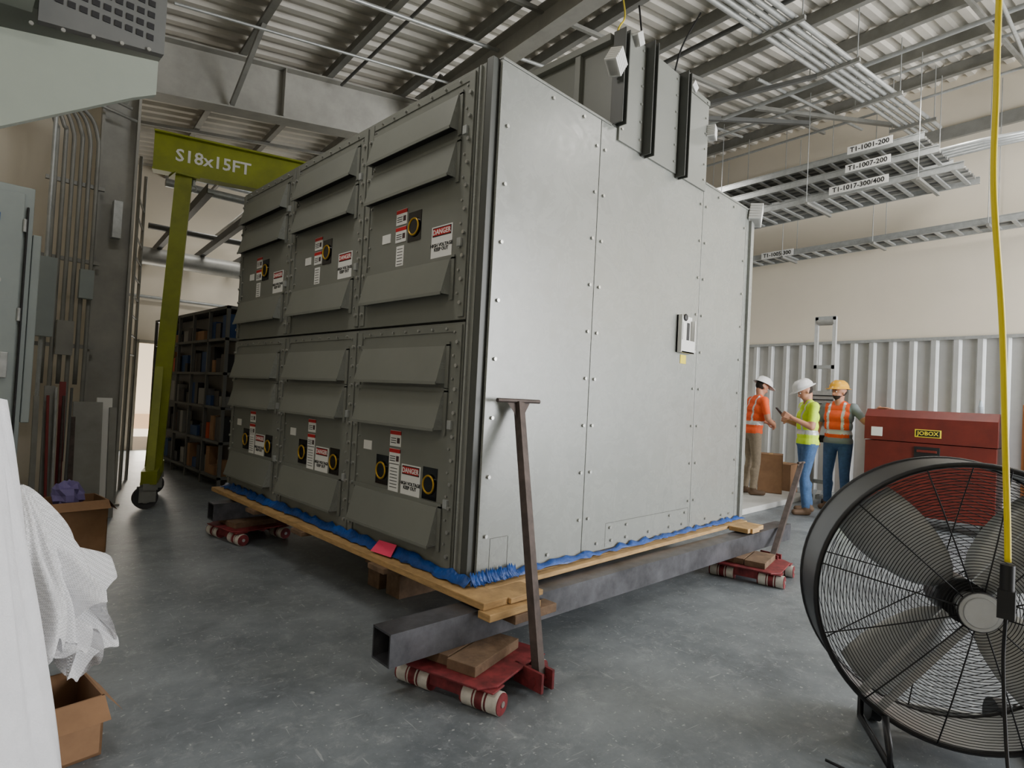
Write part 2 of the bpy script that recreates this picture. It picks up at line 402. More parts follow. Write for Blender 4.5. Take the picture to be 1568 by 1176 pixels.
for bi,(a,b) in enumerate(bays):
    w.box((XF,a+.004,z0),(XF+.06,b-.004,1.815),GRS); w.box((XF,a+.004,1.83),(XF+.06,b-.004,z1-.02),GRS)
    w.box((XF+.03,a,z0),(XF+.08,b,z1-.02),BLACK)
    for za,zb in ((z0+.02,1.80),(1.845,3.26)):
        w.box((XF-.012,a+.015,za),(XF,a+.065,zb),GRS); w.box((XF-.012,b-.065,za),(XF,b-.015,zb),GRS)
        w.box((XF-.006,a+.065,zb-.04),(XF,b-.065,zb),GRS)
        z=za+.08
        while z<zb-.03:
            for yy in (a+.04,b-.04): bl.cyl((XF-.012,yy,z),(XF-.026,yy,z),.012,BOLT,n=6)
            for yy in (a+.085,b-.085): bl.cyl((XF,yy,z+.06),(XF-.01,yy,z+.06),.008,BOLT,n=6)
            z+=.135
        yy=a+.15
        while yy<b-.1: bl.cyl((XF-.006,yy,zb-.02),(XF-.018,yy,zb-.02),.008,BOLT,n=6); yy+=.14
    for zz in (.75,1.2,2.25,2.9): w.box((XF-.03,a+.05,zz),(XF-.012,a+.085,zz+.05),GALV)
    ha,hb=a+.15,b-.09
    for zt_,zb_ in ((3.16,2.95),(2.88,2.67),(2.19,1.98),(1.68,1.46),(1.41,1.19),(.74,.52)): hood(ha,hb,zt_,zb_)
    o=a-2.54
    def lab(yc,zc,wd,ht,m=WHITE,d=.002): lb.box((XF-.002-d,yc-wd/2+o,zc-ht/2),(XF,yc+wd/2+o,zc+ht/2),m)
    def ring(yc,zc):
        lb.cyl((XF,yc+o,zc),(XF-.012,yc+o,zc),.062,DGL,n=24); lb.torus((XF-.012,yc+o,zc),(1,0,0),.052,.0065,GOLD,24,6)
        lb.box((XF-.004,yc-.07+o,zc-.09),(XF,yc+.07+o,zc+.1),DGL)
    def danger(yc,zc):
        lab(yc,zc,.2,.2); lab(yc,zc+.065,.18,.055,BLACK,.003); lab(yc,zc+.065,.165,.043,RED,.004)
        text('DANGER',(XF-.0065,yc+o,zc+.063),(0,-1,0),(0,0,1),.043,WHITE,CAB,'danger_text')
        text('HIGH VOLTAGE\nKEEP OUT',(XF-.0055,yc+o,zc-.03),(0,-1,0),(0,0,1),.030,BLACK,CAB,'warning_text')
    def smalls(yc,zc,n):
        for k in range(n):
            zz=zc-k*.115
            lab(yc,zz,.12,.1); lab(yc,zz+.036,.12,.024,RED,.003)
            for q in range(3): lab(yc+.02,zz-.0-.014*q,.06,.005,BLACK,.003)
            lab(yc-.035,zz-.012,.03,.035,mat('label_pictogram',(70,50,50),.6),.003)
    danger(2.80,2.31); ring(3.09,2.45); smalls(3.24,2.54,2); lab(3.24,2.27,.085,.16); lab(3.41,2.42,.1,.06)
    for q in range(6): lab(3.24,2.33-.02*q,.06,.004,BLACK,.003)
    danger(2.985,.85); ring(3.31,.88); ring(2.79,.86); smalls(3.17,1.1,2); lab(3.17,.84,.11,.2); lab(3.5,1.03,.1,.06)
    for q in range(7): lab(3.17,.91-.02*q,.08,.004,BLACK,.003)
w.obj('louver_side',CAB,bevel=.002); h.obj('vent_hoods',CAB); bl.obj('side_bolts',CAB); lb.obj('labels',CAB)
w=MB()
w.box((3.24,y0+.03,z1-.02),(4.53,5.9,3.94),GRS)
for xa,xb,zz in ((3.27,3.56,4.0),(3.62,4.04,4.0),(4.13,4.53,3.97)):
    w.box((xa,y0-.02,3.215),(xb,y0+.03,zz),GR)
for xa,zz,zb in ((3.20,3.95,3.3),(3.56,4.03,3.2),(4.05,4.02,3.19)):
    w.ext((xa+.03,y0-.05,zb),(xa+.03,y0-.05,zz),[(-.03,-.04),(-.02,-.04),(-.02,.04),(.02,.04),(.02,-.04),(.03,-.04),(.03,.06),(-.03,.06)],GRD,up=(0,1,0))
w.box((4.1,y0-.03,3.94),(4.53,y0+.1,3.98),GRS)
yy=2.7
while yy<5.8: w.box((3.2,yy,z1),(3.24,yy+.05,3.92),GR); yy+=.5
w.box((3.19,y0+.03,3.90),(3.26,5.9,3.95),GR)
for xa in (3.30,3.52,3.66,4.0,4.17,4.48):
    z=3.3
    while z<3.95: w.cyl((xa,y0-.02,z),(xa,y0-.03,z),.009,BOLT,n=6); z+=.13
w.obj('top_riser',CAB,bevel=.003)
w=MB()
w.box((4.19,y0-.015,1.83),(4.41,y0-.004,2.13),WHITE); w.box((4.19,y0-.05,1.83),(4.2,y0-.004,2.13),WHITE); w.box((4.40,y0-.05,1.83),(4.41,y0-.004,2.10),WHITE)
w.box((4.2,y0-.05,1.83),(4.4,y0-.045,1.93),WHITE); w.box((4.2,y0-.05,1.83),(4.4,y0-.004,1.84),WHITE)
for xa in (4.225,4.33): w.cyl((xa+.02,y0-.018,1.9),(xa+.02,y0-.014,1.9),.022,BLACK); w.box((xa,y0-.018,1.9),(xa+.04,y0-.014,2.08),BLACK)
w.sph((4.3,y0-.02,2.12),(.03,.01,.03),BLACK)
w.box((4.26,y0-.008,1.745),(4.35,y0-.003,1.815),YEL)
w.obj('document_bracket',CAB)
def crumple(mb,c,r,m,seed):
    rnd=random.Random(seed); n,k=14,9; vs=[];fs=[]
    for i in range(k+1):
        ph=math.pi*i/k
        for j in range(n):
            t=2*math.pi*j/n; q=1+rnd.uniform(-.22,.22)*(0 if i in(0,k) else 1)
            vs.append((c[0]+r[0]*q*math.sin(ph)*math.cos(t),c[1]+r[1]*q*math.sin(ph)*math.sin(t),c[2]+r[2]*q*math.cos(ph)))
    for i in range(k):
        for j in range(n): fs.append((i*n+j,(i+1)*n+j,(i+1)*n+(j+1)%n,i*n+(j+1)%n))
    mb.add(vs,fs,m,False)
w=MB()
def foam(c,rot,s=1):
    T=Matrix.Translation(c)@Matrix.Rotation(rot[2],4,'Z')@Matrix.Rotation(rot[1],4,'Y')@Matrix.Rotation(rot[0],4,'X')
    for k in range(6): w.box((-.075*s,-.05*s,(-.07+.024*k)*s),(.075*s,.05*s,(-.07+.024*k+.019)*s),WHITE,T=T)
    w.box((-.065*s,-.04*s,-.07*s),(.065*s,.04*s,.07*s),WHITE,T=T)
foam((3.13,2.33,3.68),(.2,.5,.3),.9); foam((3.43,2.37,3.99),(.1,.9,.2),.6); foam((4.56,2.36,3.72),(0,.1,.3),.7); foam((5.5,2.36,3.26),(.1,.25,.4),1.15); foam((4.25,2.38,3.99),(0,.6,0),.5)
w.obj('foam_protectors',CAB,bevel=.004)
w=MB()
def skirt(P,nrm,zb,ztop,seed):
    rnd=random.Random(seed); P=[V(p) for p in P]; n=70; vs=[];fs=[]
    L=(P[1]-P[0])
    for i in range(n+1):
        q=P[0]+L*i/n
        top=ztop+rnd.uniform(-.012,.02)
        for k,(off,zz) in enumerate([(.006,top),(.014+rnd.uniform(0,.012),top*.5+zb*.5),(.03+rnd.uniform(0,.03),zb+rnd.uniform(0,.01))]):
            vs.append(q+V(nrm)*off+V((0,0,zz)))
    for i in range(n):
        for k in range(2): a=i*3+k; fs.append((a,a+3,a+4,a+1))
    w.add(vs,fs,BLUE,True)
skirt([(XF-.012,2.36,0),(XF-.012,6.07,0)],(-1,0,0),.374,.425,1)
skirt([(2.1,y0-.01,0),(5.5,y0-.01,0)],(0,-1,0),.374,.395,2)
skirt([(2.1,2.38,0),(2.45,2.38,0)],(0,-1,0),.374,.43,5)
w.add([(XF-.07,3.05,.38),(XF-.09,3.25,.38),(XF-.03,3.25,.44),(XF-.03,3.05,.45)],[(0,1,2,3)],PINK)
o=w.obj('blue_film',CAB); so=o.modifiers.new('s','SOLIDIFY'); so.thickness=.002

w=MB()
w.box((2.0,2.14,.33),(2.17,6.15,.368),WOOD); w.box((2.172,2.30,.338),(5.45,2.36,.366),WOOD)
w.box((2.18,2.37,.334),(5.5,6.15,.366),WOOD)
w.box((2.172,2.12,.335),(2.42,2.295,.364),WOOD)
w.box((1.99,2.08,.292),(2.36,2.17,.33),WOOD); w.box((2.16,2.07,.245),(2.48,2.165,.292),WOODD)
w.box((5.05,2.12,.33),(5.38,2.29,.368),WOOD); w.box((5.1,2.1,.326),(5.25,2.2,.367),WOOD)
for yy in (3.0,4.1,5.0): w.box((1.97,yy,.30),(2.4,yy+.18,.333),WOODD)
w.obj('timber_skid',bevel=.004)
def sqtube(name,p,q,s=.15,t=.009):
    w=MB(); a=s/2; b=a-t
    p=V(p);q=V(q);d=(q-p).normalized(); sd=d.cross(V((0,0,1))).normalized(); u=V((0,0,1))
    O=[(-a,-a),(a,-a),(a,a),(-a,a)]; I=[(-b,-b),(b,-b),(b,b),(-b,b)]
    vs=[]
    for pt in (p,q):
        for pr in (O,I): vs+=[pt+sd*x+u*z for x,z in pr]
    fs=[]
    for i in range(4):
        j=(i+1)%4; fs+=[(i,j,8+j,8+i),(4+j,4+i,12+i,12+j),(i,4+i,4+j,j),(8+i,8+j,12+j,12+i)]
    w.add(vs,fs,STEEL); 
    return w.obj(name)
sqtube('steel_skid_beam',(1.50,2.27,.245),(5.95,2.16,.245))
sqtube('steel_skid_beam',(1.82,5.58,.245),(5.9,5.58,.245))
w=MB(); w.box((2.3,3.3,0),(2.75,3.46,.16),WOODD); w.box((2.3,3.55,0),(2.75,3.7,.16),WOODD); w.box((2.28,3.3,.16),(2.44,3.72,.325),WOODD); w.box((2.6,3.3,.16),(2.75,3.72,.325),WOODD)
w.obj('timber_cribbing',bevel=.005)

def skate(name,c,yaw,block=True,hb=None,ht=None,hx=.17):
    w=MB(); T=Matrix.Translation((c[0],c[1],0))@Matrix.Rotation(yaw,4,'Z')
    for fx in (-.2,.2):
        for sy in (-.19,.19):
            r=.048
            w.cyl((fx,sy-.1,r),(fx,sy+.1,r),r,REDP,n=20,T=T)
            for k in (-.095,-.03,.035): w.cyl((fx,sy+k,r),(fx,sy+k+.055,r),r+.002,RWHT if k!=-.03 else REDP,n=20,T=T)
            w.cyl((fx,sy-.03,r),(fx,sy-.022,r),r+.003,RWHT,n=20,T=T); w.cyl((fx,sy+.018,r),(fx,sy+.026,r),r+.003,RWHT,n=20,T=T)
            w.cyl((fx,sy-.105,r),(fx,sy+.105,r),.014,BOLT,n=8,T=T)
        w.box((fx-.035,-.09,.04),(fx+.035,.09,.105),REDP,T=T)
        w.box((fx-.05,-.27,.101),(fx+.05,.27,.109),REDP,T=T)
    w.add([(-.27,-.2,.109),(-.2,-.26,.109),(.2,-.26,.109),(.27,-.2,.109),(.27,.2,.109),(.2,.26,.109),(-.2,.26,.109),(-.27,.2,.109),
           (-.27,-.2,.12),(-.2,-.26,.12),(.2,-.26,.12),(.27,-.2,.12),(.27,.2,.12),(.2,.26,.12),(-.2,.26,.12),(-.27,.2,.12)],
        [tuple(range(8))[::-1],tuple(range(8,16))]+[(i,(i+1)%8,(i+1)%8+8,i+8) for i in range(8)],REDP,T=T)
    if block:
        w.box((-.2,-.14,.12),(.2,.02,.168),WOODD,T=T); w.box((-.18,.03,.12),(.22,.2,.168),WOODD,T=T)
    o=w.obj(name,bevel=.003)
    if hb:
        hb=V(hb);ht=V(ht); w=MB()
        w.bar(hb,ht,.045,.045,RUST,up=(0,1,.1))
        d=(ht-hb).normalized(); 
        w.cyl(ht-V((hx,0,0))+V((0,0,.012)),ht+V((hx,0,0))+V((0,0,.012)),.012,RUST)
        w.add([tuple(ht+V((-.09,0,0))),tuple(ht+V((.09,0,0))),tuple(ht-d*.12)],[(0,1,2)],RUST)
        w.cyl(hb+V((-.05,0,-.02)),hb+V((.05,0,-.02)),.022,REDP); 
        w.box((hb.x-.045,hb.y-.06,hb.z-.06),(hb.x-.03,hb.y+.12,hb.z+.03),REDP); w.box((hb.x+.03,hb.y-.06,hb.z-.06),(hb.x+.045,hb.y+.12,hb.z+.03),REDP)
        w.bar(hb+V((0,.03,0)),(c[0]+.1,c[1]-.1,.1),.04,.03,REDP)
        w.sph((hb.x+.07,hb.y,.035),(.02,.035,.035),GALV)
        w.obj('tow_handle',o)
    return o
skate('machinery_skate',(1.97,2.16),math.radians(15),True,(2.12,1.86,.09),(2.38,2.34,1.37),.17)
skate('machinery_skate',(5.0,2.05),math.radians(10),True,(5.3,2.0,.12),(6.5,2.2,.86),.09)
skate('machinery_skate',(2.13,5.5),math.radians(8),True)

# ---------- gantry crane
G=empty('gantry_crane'); w=MB()
gd=V((.955,-.297,0)); gp=V((-gd.y,gd.x,0)); g0=V((1.66,7.72,4.25))
w.ibeam(g0,g0+gd*4.57,.46,.16,GREEN,.02,.014)
for s_ in (.32,4.2):
    top=g0+gd*s_+V((0,0,-.46)); foot=V((g0.x,g0.y,.34))+gd*(s_-.12 if s_<1 else s_+.12)
    w.bar(foot,top,.17,.15,GREEN,up=gp)
    w.box((-.13,-.13,-.02),(.13,.13,0),GREEN,T=Matrix.Translation(top))
    w.bar(foot+V((0,0,1.3)),foot-gp*.45+V((0,0,.0)),.08,.08,GREEN,up=gd); w.bar(foot+V((0,0,1.3)),foot+gp*.45,.08,.08,GREEN,up=gd)
    w.bar(foot-gp*.55,foot+gp*.55,.15,.14,GREEN)
    for q in (-.48,.48):
        c=foot+gp*q; 
        w.box((-.07,-.07,-.13),(.07,.07,-.06),GALVD,T=Matrix.Translation(c))
        for e in (-.05,.05): w.box((-.1,e-.005,-.26),(.06,e+.005,-.1),GALVD,T=Matrix.Translation(c))
        w.cyl(c+V((-.03,-.035,-.215)),c+V((-.03,.035,-.215)),.12,mat('caster_tyre',(60,60,62),.7),n=20)
        w.cyl(c+V((-.03,-.04,-.215)),c+V((-.03,.04,-.215)),.06,GALVD,n=14)
w.obj('frame',G)
text('S18x15FT',g0+gd*.62-gp*.012+V((0,0,-.23)),gd,(0,0,1),.2,WHITE,G,'lettering')
hk=MB(); c=g0+gd*.42; hk.cyl(c+V((0,0,-.46)),c+V((0,0,-.55)),.02,GALV); hk.torus(c+V((0,0,-.58)),gp,.035,.008,GALV,16); hk.obj('beam_clamp',G)

# ---------- long shelving row in the aisle
w=MB(); rnd=random.Random(3); YE=11.6
w.box((2.86,8.1,.1),(3.6,YE,2.35),DARKEQ); w.box((2.86,8.1,0),(3.6,YE,.1),BLACK)
y=8.1
while y<=YE+.01: w.box((2.70,y,0),(2.74,y+.04,2.42),DARKB); y+=.7
cc=[mat('goods_blue',(36,66,110),.6),mat('orange_tag',(190,85,50),.6),GALVD,BLACK,DARKEQ,mat('goods_grey',(120,120,118),.6),mat('goods_dark',(40,40,44),.6),CARD]
for z in (.12,.58,1.04,1.5,1.96): 
    w.box((2.70,8.1,z),(2.86,YE,z+.035),DARKB)
    y=8.16
    while y<YE-.35:
        d=rnd.uniform(.1,.34); w.box((2.72+rnd.uniform(0,.05),y,z+.037),(2.855,y+d*.88,z+.037+rnd.uniform(.12,.36)),rnd.choice(cc)); y+=d
w.box((2.70,8.1,2.38),(3.6,YE,2.42),DARKB)
w.obj('shelving_row')
w=MB(); 
for (x,y,z,r,m) in [(1.3,9.6,4.2,.06,GALV),(1.3,11.2,3.9,.05,DARKB),(1.3,12.3,3.6,.16,GALVD),(1.3,10.4,4.6,.04,GALV)]:
    w.cyl(B(x-.1,y,z),B(5.5,y,z),r,m,n=14)
for x in (1.9,2.6,3.3): w.cyl(B(x,8.2,4.4),B(x,13.4,4.4),.03,GALVD)
for x in (1.5,2.2,2.9,3.6,4.3): w.ext(B(x,8.1,3.75),B(x,13.4,3.75),[(-.04,0),(.04,0),(.04,.01),(-.03,.01),(-.03,.12),(-.04,.12)],DARKB)
w.cyl(B(1.0,13.4,3.0),B(6,13.4,3.0),.03,GALV)
w.obj('corridor_pipework')
# ---------- left side
PNL=mat('panelboard_grey_green',(146,155,153),.45,.1,.06,3)
w=MB()
w.box((-.7,6.0,.12),(.50,6.5,2.86),PNL); w.box((-.66,5.975,.3),(.44,6.0,2.8),PNL); w.box((.455,5.97,.4),(.47,6.0,2.7),BLACK)
w.box((.35,5.94,1.35),(.40,5.975,1.55),GALV); w.box((-.7,6.0,0),(.5,6.5,.12),BLACK)
w.box((.505,6.02,1.0),(.56,6.4,2.5),PNL); w.box((.2,5.96,2.55),(.3,5.98,2.62),mat('blue_tape',(40,90,150),.6))
w.cyl((.3,5.97,2.1),(.3,5.95,2.1),.03,BOLT)
for zz in (.7,1.8,2.5): w.cyl((.447,5.965,zz),(.447,5.965,zz+.1),.012,GALV,n=8)
w.obj('electrical_panelboard',bevel=.006)
w=MB()
for k in range(6):
    x=.72+.07*k
    w.tube(smoothpts([(x+.05,7.55,.5 if k%2 else 1.3),(x+.05,7.55,3.6-.05*k),(x+.02,7.5,3.95),(x-.15,7.4,4.15),(x-.5,7.35,4.2+.02*k),(x-1.5,7.3,4.22+.02*k)]),.02,GALVD)
for z in (1.7,2.6,3.4): w.bar((.7,7.58,z),(1.2,7.58,z),.04,.04,GALVD)
for k in range(4): w.tube([(1.28+.05*k,7.45,4.55-.12*k),(1.0,7.46,4.62-.12*k),(.6,7.47,4.7-.12*k)],.018,GALVD)
w.obj('conduit_risers')
w=MB()
w.box((.86,7.45,1.6),(1.0,7.53,1.95),GALVD); w.box((.62,7.0,1.75),(.78,7.12,2.5),PNL); w.box((1.02,7.44,2.2),(1.14,7.53,2.5),PNL)
w.box((1.28,7.5,2.9),(1.36,7.6,3.3),GALV); w.cyl((.70,7.06,0),(.70,7.06,1.75),.018,GALV); w.cyl((.70,7.06,2.5),(.70,7.06,4.2),.018,GALV)
w.obj('junction_boxes')
w=MB()
for k in range(9): w.cyl((1.72,8.6,2.6+.25*k-.9),(1.95,9.4,2.6+.25*k-.9),.012,GALVD,n=6)
w.cyl((1.72,8.6,0),(1.72,8.6,4.2),.02,GALVD); w.cyl((1.95,9.4,0),(1.95,9.4,4.2),.02,GALVD)
w.obj('rack_ladder')
w=MB(); RS=mat('red_strut',(130,50,50),.6)
T=Matrix.Translation((.98,6.9,0))@Matrix.Rotation(-.12,4,'X')
w.box((0,0,0.003),(.24,.03,1.15),GALVD,T=T); w.box((.2,.06,0.01),(.33,.1,1.2),WHITE,T=T); w.box((.3,.0,0.003),(.36,.05,1.1),GALVD,T=T)
w.box((-.22,.05,0.003),(-.14,.1,1.3),GALVD,T=T); w.box((-.1,.1,.003),(-.05,.13,1.35),RS,T=T); w.box((-.3,.0,.003),(-.26,.06,1.2),GALVD,T=T)
w.box((-.02,-.02,.003),(.02,.0,1.0),RUST,T=T)
for k in range(4): w.cyl((-.18+.045*k,-.04,.003),(-.2+.06*k,-.02,1.2+.08*(k%2)),.012,[RS,GALV,RUST,DARKB][k],T=T,n=8)
w.obj('leaning_metal_sheets')
def carton(name,c,d,h,yaw,flaps=True,z=0):
    w=MB(); T=Matrix.Translation((c[0],c[1],z))@Matrix.Rotation(yaw,4,'Z'); a,b=d[0]/2,d[1]/2; t=.008
    w.box((-a,-b,.002),(a,b,.012),CARD,T=T)
    w.box((-a,-b,.002),(a,-b+t,h),CARD,T=T); w.box((-a,b-t,.002),(a,b,h),CARD,T=T); w.box((-a,-b,.002),(-a+t,b,h),CARD,T=T); w.box((a-t,-b,.002),(a,b,h),CARD,T=T)
    if flaps:
        for s_ in (1,-1):
            w.add([(-a,s_*b,h),(a,s_*b,h),(a*.95,s_*(b+.1),h-.05),(-a*.95,s_*(b+.1),h-.05)],[(0,1,2,3)],CARD,T=T)
            w.add([(s_*a,-b,h),(s_*a,b,h),(s_*(a+.07),b*.9,h-.09),(s_*(a+.07),-b*.9,h-.09)],[(0,1,2,3)],CARD,T=T)
    else:
        w.box((-a,-b,h-.005),(a,-.003,h),CARD,T=T); w.box((-a,.003,h-.005),(a,b,h),CARD,T=T); w.box((-a,-.03,h),(a,.03,h+.001),WOOD,T=T)
    return w.obj(name)
carton('cardboard_box',(.83,5.72),(.40,.36),.42,.1)
w=MB(); crumple(w,(.8,5.72,.44),(.1,.1,.12),PURP,3); w.obj('purple_bag')
carton('cardboard_box',(.40,2.72),(.2,.3),.22,.1)
w=MB(); n,k=80,30; vs=[];fs=[]
for i in range(k+1):
    z=1.36*(1-i/k)
    for j in range(n):
        t=2*math.pi*j/n; R=.24+.23*(i/k)+.012*math.sin(9*t+i*.1)+.006*math.sin(23*t-i*.2)
        if i==0: R*=.3
        vs.append((-.1+R*math.cos(t),2.30+R*math.sin(t)*.6,z))
for i in range(k):
    for j in range(n): fs.append((i*n+j,(i+1)*n+j,(i+1)*n+(j+1)%n,i*n+(j+1)%n))
w.add(vs,fs,FAB,True); w.obj('white_sheeting_roll')
w=MB()
def net(c,ztop,zb,rt,rb,seed,lobes):
    rnd=random.Random(seed); n,k=240,40; vs=[];fs=[]; ph=[rnd.uniform(0,6.28) for _ in range(8)]
    for i in range(k+1):
        u=i/k; 
        for j in range(n):
            t=2*math.pi*j/n
            amp=.10*u
            R=rt+(rb-rt)*u**.7+amp*(.5*math.sin(lobes*t+ph[0]+u*2.5)+.35*math.sin((lobes*2+3)*t+ph[1]+u*5)+.10*math.sin(31*t+ph[2]+u*4)+.2*math.sin(3*t+u*9+ph[6]))
            z=ztop+(zb-ztop)*u+.09*u*math.sin(5*t+ph[3])+.05*u*math.sin(13*t+ph[4])+.02*u*math.sin(37*t+ph[7])
            vs.append((c[0]+R*math.cos(t),c[1]+R*math.sin(t),z))
    for i in range(k):
        for j in range(n): fs.append((i*n+j,(i+1)*n+j,(i+1)*n+(j+1)%n,i*n+(j+1)%n))
    w.add(vs,fs,NET,True)
def netmat():
    m=bpy.data.materials.new('white_woven_net'); m.use_nodes=True; nt=m.node_tree; b=nt.nodes['Principled BSDF']
    tc=nt.nodes.new('ShaderNodeTexCoord')
    b.inputs['Base Color'].default_value=(.82,.82,.84,1); b.inputs['Roughness'].default_value=.7
    ck=nt.nodes.new('ShaderNodeTexChecker'); ck.inputs['Scale'].default_value=170
    nt.links.new(tc.outputs['Object'],ck.inputs['Vector'])
    mr=nt.nodes.new('ShaderNodeMapRange'); mr.inputs['To Min'].default_value=.65; mr.inputs['To Max'].default_value=1
    nt.links.new(ck.outputs['Fac'],mr.inputs[0]); nt.links.new(mr.outputs[0],b.inputs['Alpha'])
    bp=nt.nodes.new('ShaderNodeBump'); bp.inputs['Strength'].default_value=.6; bp.inputs['Distance'].default_value=.006
    nt.links.new(ck.outputs['Fac'],bp.inputs['Height']); nt.links.new(bp.outputs[0],b.inputs['Normal'])
    return m
NET=netmat()
net((.24,2.84),.98,.36,.02,.28,2,5); net((.27,2.90),.80,.46,.02,.28,5,7); net((.22,2.82),.62,.33,.02,.24,8,6)
w.obj('white_netting_bundle')
w=MB(); OG=mat('overhead_box_grey_green',(136,143,133),.5,.1,.05,2)
def pz(poly,ya,yb,m):
    n=len(poly); w.add([(x,ya,z) for x,z in poly]+[(x,yb,z) for x,z in poly],[tuple(range(n)),tuple(range(n,2*n))[::-1]]+[(i,i+n,(i+1)%n+n,(i+1)%n) for i in range(n)],m)
pz([(-.6,1.9),(.13,2.34),(.55,2.62),(.64,2.67),(.64,2.82),(.11,2.72),(-.6,2.6)],3.0,3.04,OG)
w.box((-.6,3.04,2.86),(.66,3.7,3.9),OG); 
pz([(.22,2.80),(.66,2.86),(.66,3.25),(.22,3.25)],3.0,3.04,DARKB)
for r_ in range(5):
    for q in range(9): w.box((.27+.04*q,2.995,2.9+.05*r_),(.295+.04*q,3.002,2.925+.05*r_),BLACK)
pz([(-.6,2.74),(.2,2.82),(.2,3.3),(-.6,3.3)],2.86,3.0,OG)
for q in range(5): w.cyl((.2+.1*q,2.998,2.685+.02*q+.09),(.2+.1*q,2.99,2.685+.02*q+.09),.008,BOLT,n=8)
for x in (-.3,.5): w.cyl((x,3.4,3.85),(x,3.4,5.3),.01,GALV)
w.obj('overhead_vented_enclosure')

# ---------- right side
w=MB()
w.box((7.5,3.3,0),(10.15,4.9,.08),CONC); w.obj('equipment_pad',bevel=.01)
w=MB()
xa,ya,yb=9.0,.86,2.24
w.box((xa,ya,.15),(xa+.75,yb,1.08),JOB); w.add([(xa-.01,ya-.01,1.09),(xa-.01,yb+.01,1.09),(xa-.01,yb+.01,1.40),(xa-.01,ya-.01,1.40),(xa+.1,ya-.01,1.5),(xa+.1,yb+.01,1.5),(xa+.76,yb+.01,1.5),(xa+.76,ya-.01,1.5),(xa+.76,yb+.01,1.09),(xa+.76,ya-.01,1.09)],
 [(0,1,2,3),(3,2,5,4),(4,5,6,7),(7,6,8,9),(1,8,6,5,2),(0,3,4,7,9),(0,9,8,1)],JOB)
w.box((xa-.015,1.41,.88),(xa+.01,1.68,1.04),BLACK); w.box((xa-.03,1.44,.97),(xa-.01,1.65,1.0),JOB); w.box((xa-.02,1.38,.86),(xa-.005,1.71,.88),JOB)
w.box((xa-.014,1.40,1.16),(xa-.009,1.68,1.26),YEL); w.box((xa-.017,1.415,1.17),(xa-.012,1.665,1.25),BLACK)
w.box((xa-.014,2.04,1.14),(xa-.009,2.17,1.26),WHITE)
for yy in (ya+.1,yb-.1):
    for xx in (xa+.1,xa+.65): w.cyl((xx,yy-.03,.075),(xx,yy+.03,.075),.075,BLACK,n=16); w.box((xx-.05,yy-.045,.08),(xx+.05,yy+.045,.152),GALVD)
jb=w.obj('jobsite_tool_chest',bevel=.006)
text('JOBOX',(xa-.018,1.54,1.21),(0,-1,0),(0,0,1),.07,YEL,jb,'lettering')
w=MB(); OC=mat('orange_brown_panel',(170,106,60),.6,0,.1,3)
w.box((9.0,-.3,.02),(9.7,.64,1.62),OC); w.box((8.985,-.27,.1),(9.0,.16,1.55),OC); w.box((8.985,.18,.1),(9.0,.61,1.55),OC); w.box((8.96,.14,.8),(8.99,.16,.95),BLACK)
w.box((9.02,-.28,0),(9.68,.62,.02),BLACK)
w.obj('storage_cabinet',bevel=.008)
w=MB(); BP=mat('bottle_plastic',(200,215,225),.2); w.cyl((9.25,1.05,1.502),(9.25,1.05,1.58),.03,BP); w.cyl((9.25,1.05,1.58),(9.25,1.05,1.66),.03,BP,r2=.012); w.cyl((9.25,1.05,1.66),(9.25,1.05,1.68),.014,WHITE); w.obj('water_bottle')
carton('cardboard_box',(9.78,3.78),(.4,.36),.62,.35,False,.08)
carton('cardboard_box',(10.6,3.9),(.5,.4),.5,.1,False,0)
w=MB(); cx,cy=9.95,3.08
for s_ in (-.13,.13):
    w.bar((cx,cy+s_,.08),(cx,cy+s_,2.92),.05,.06,FANA,up=(1,0,0)); w.bar((cx-.07,cy+s_*.8,.3),(cx-.07,cy+s_*.8,2.1),.04,.04,GALVD,up=(1,0,0))
for z in (.3,1.2,2.1,2.87): w.box((cx-.03,cy-.15,z),(cx+.03,cy+.15,z+.06),GALV)
w.box((cx-.12,cy-.19,1.25),(cx-.06,cy+.19,1.75),GALV); 
for k in range(7): w.box((cx-.13,cy-.18,1.28+.065*k),(cx-.12,cy+.18,1.295+.065*k),BLACK)
for s_ in (-.17,.17): w.bar((cx-.1,cy,.1),(cx+.55,cy+s_,.1),.06,.06,GALV); w.cyl((cx+.5,cy+s_-.02,.05),(cx+.5,cy+s_+.02,.05),.05,BLACK)
for s_ in (-.12,.12): w.bar((cx-.02,cy+s_,.1),(cx-.2,cy+s_,.1),.06,.06,GALV); w.cyl((cx-.2,cy+s_-.02,.05),(cx-.2,cy+s_+.02,.05),.05,BLACK)
w.cyl((cx+.05,cy-.12,1.0),(cx+.05,cy+.12,1.0),.06,BLACK); w.cyl((cx,cy-.12,2.84),(cx,cy+.12,2.84),.05,GALVD)
w.obj('material_lift')
w=MB(); crumple(w,(8.45,2.3,.15),(.12,.12,.13),LIME,8); w.obj('hi_vis_bag')

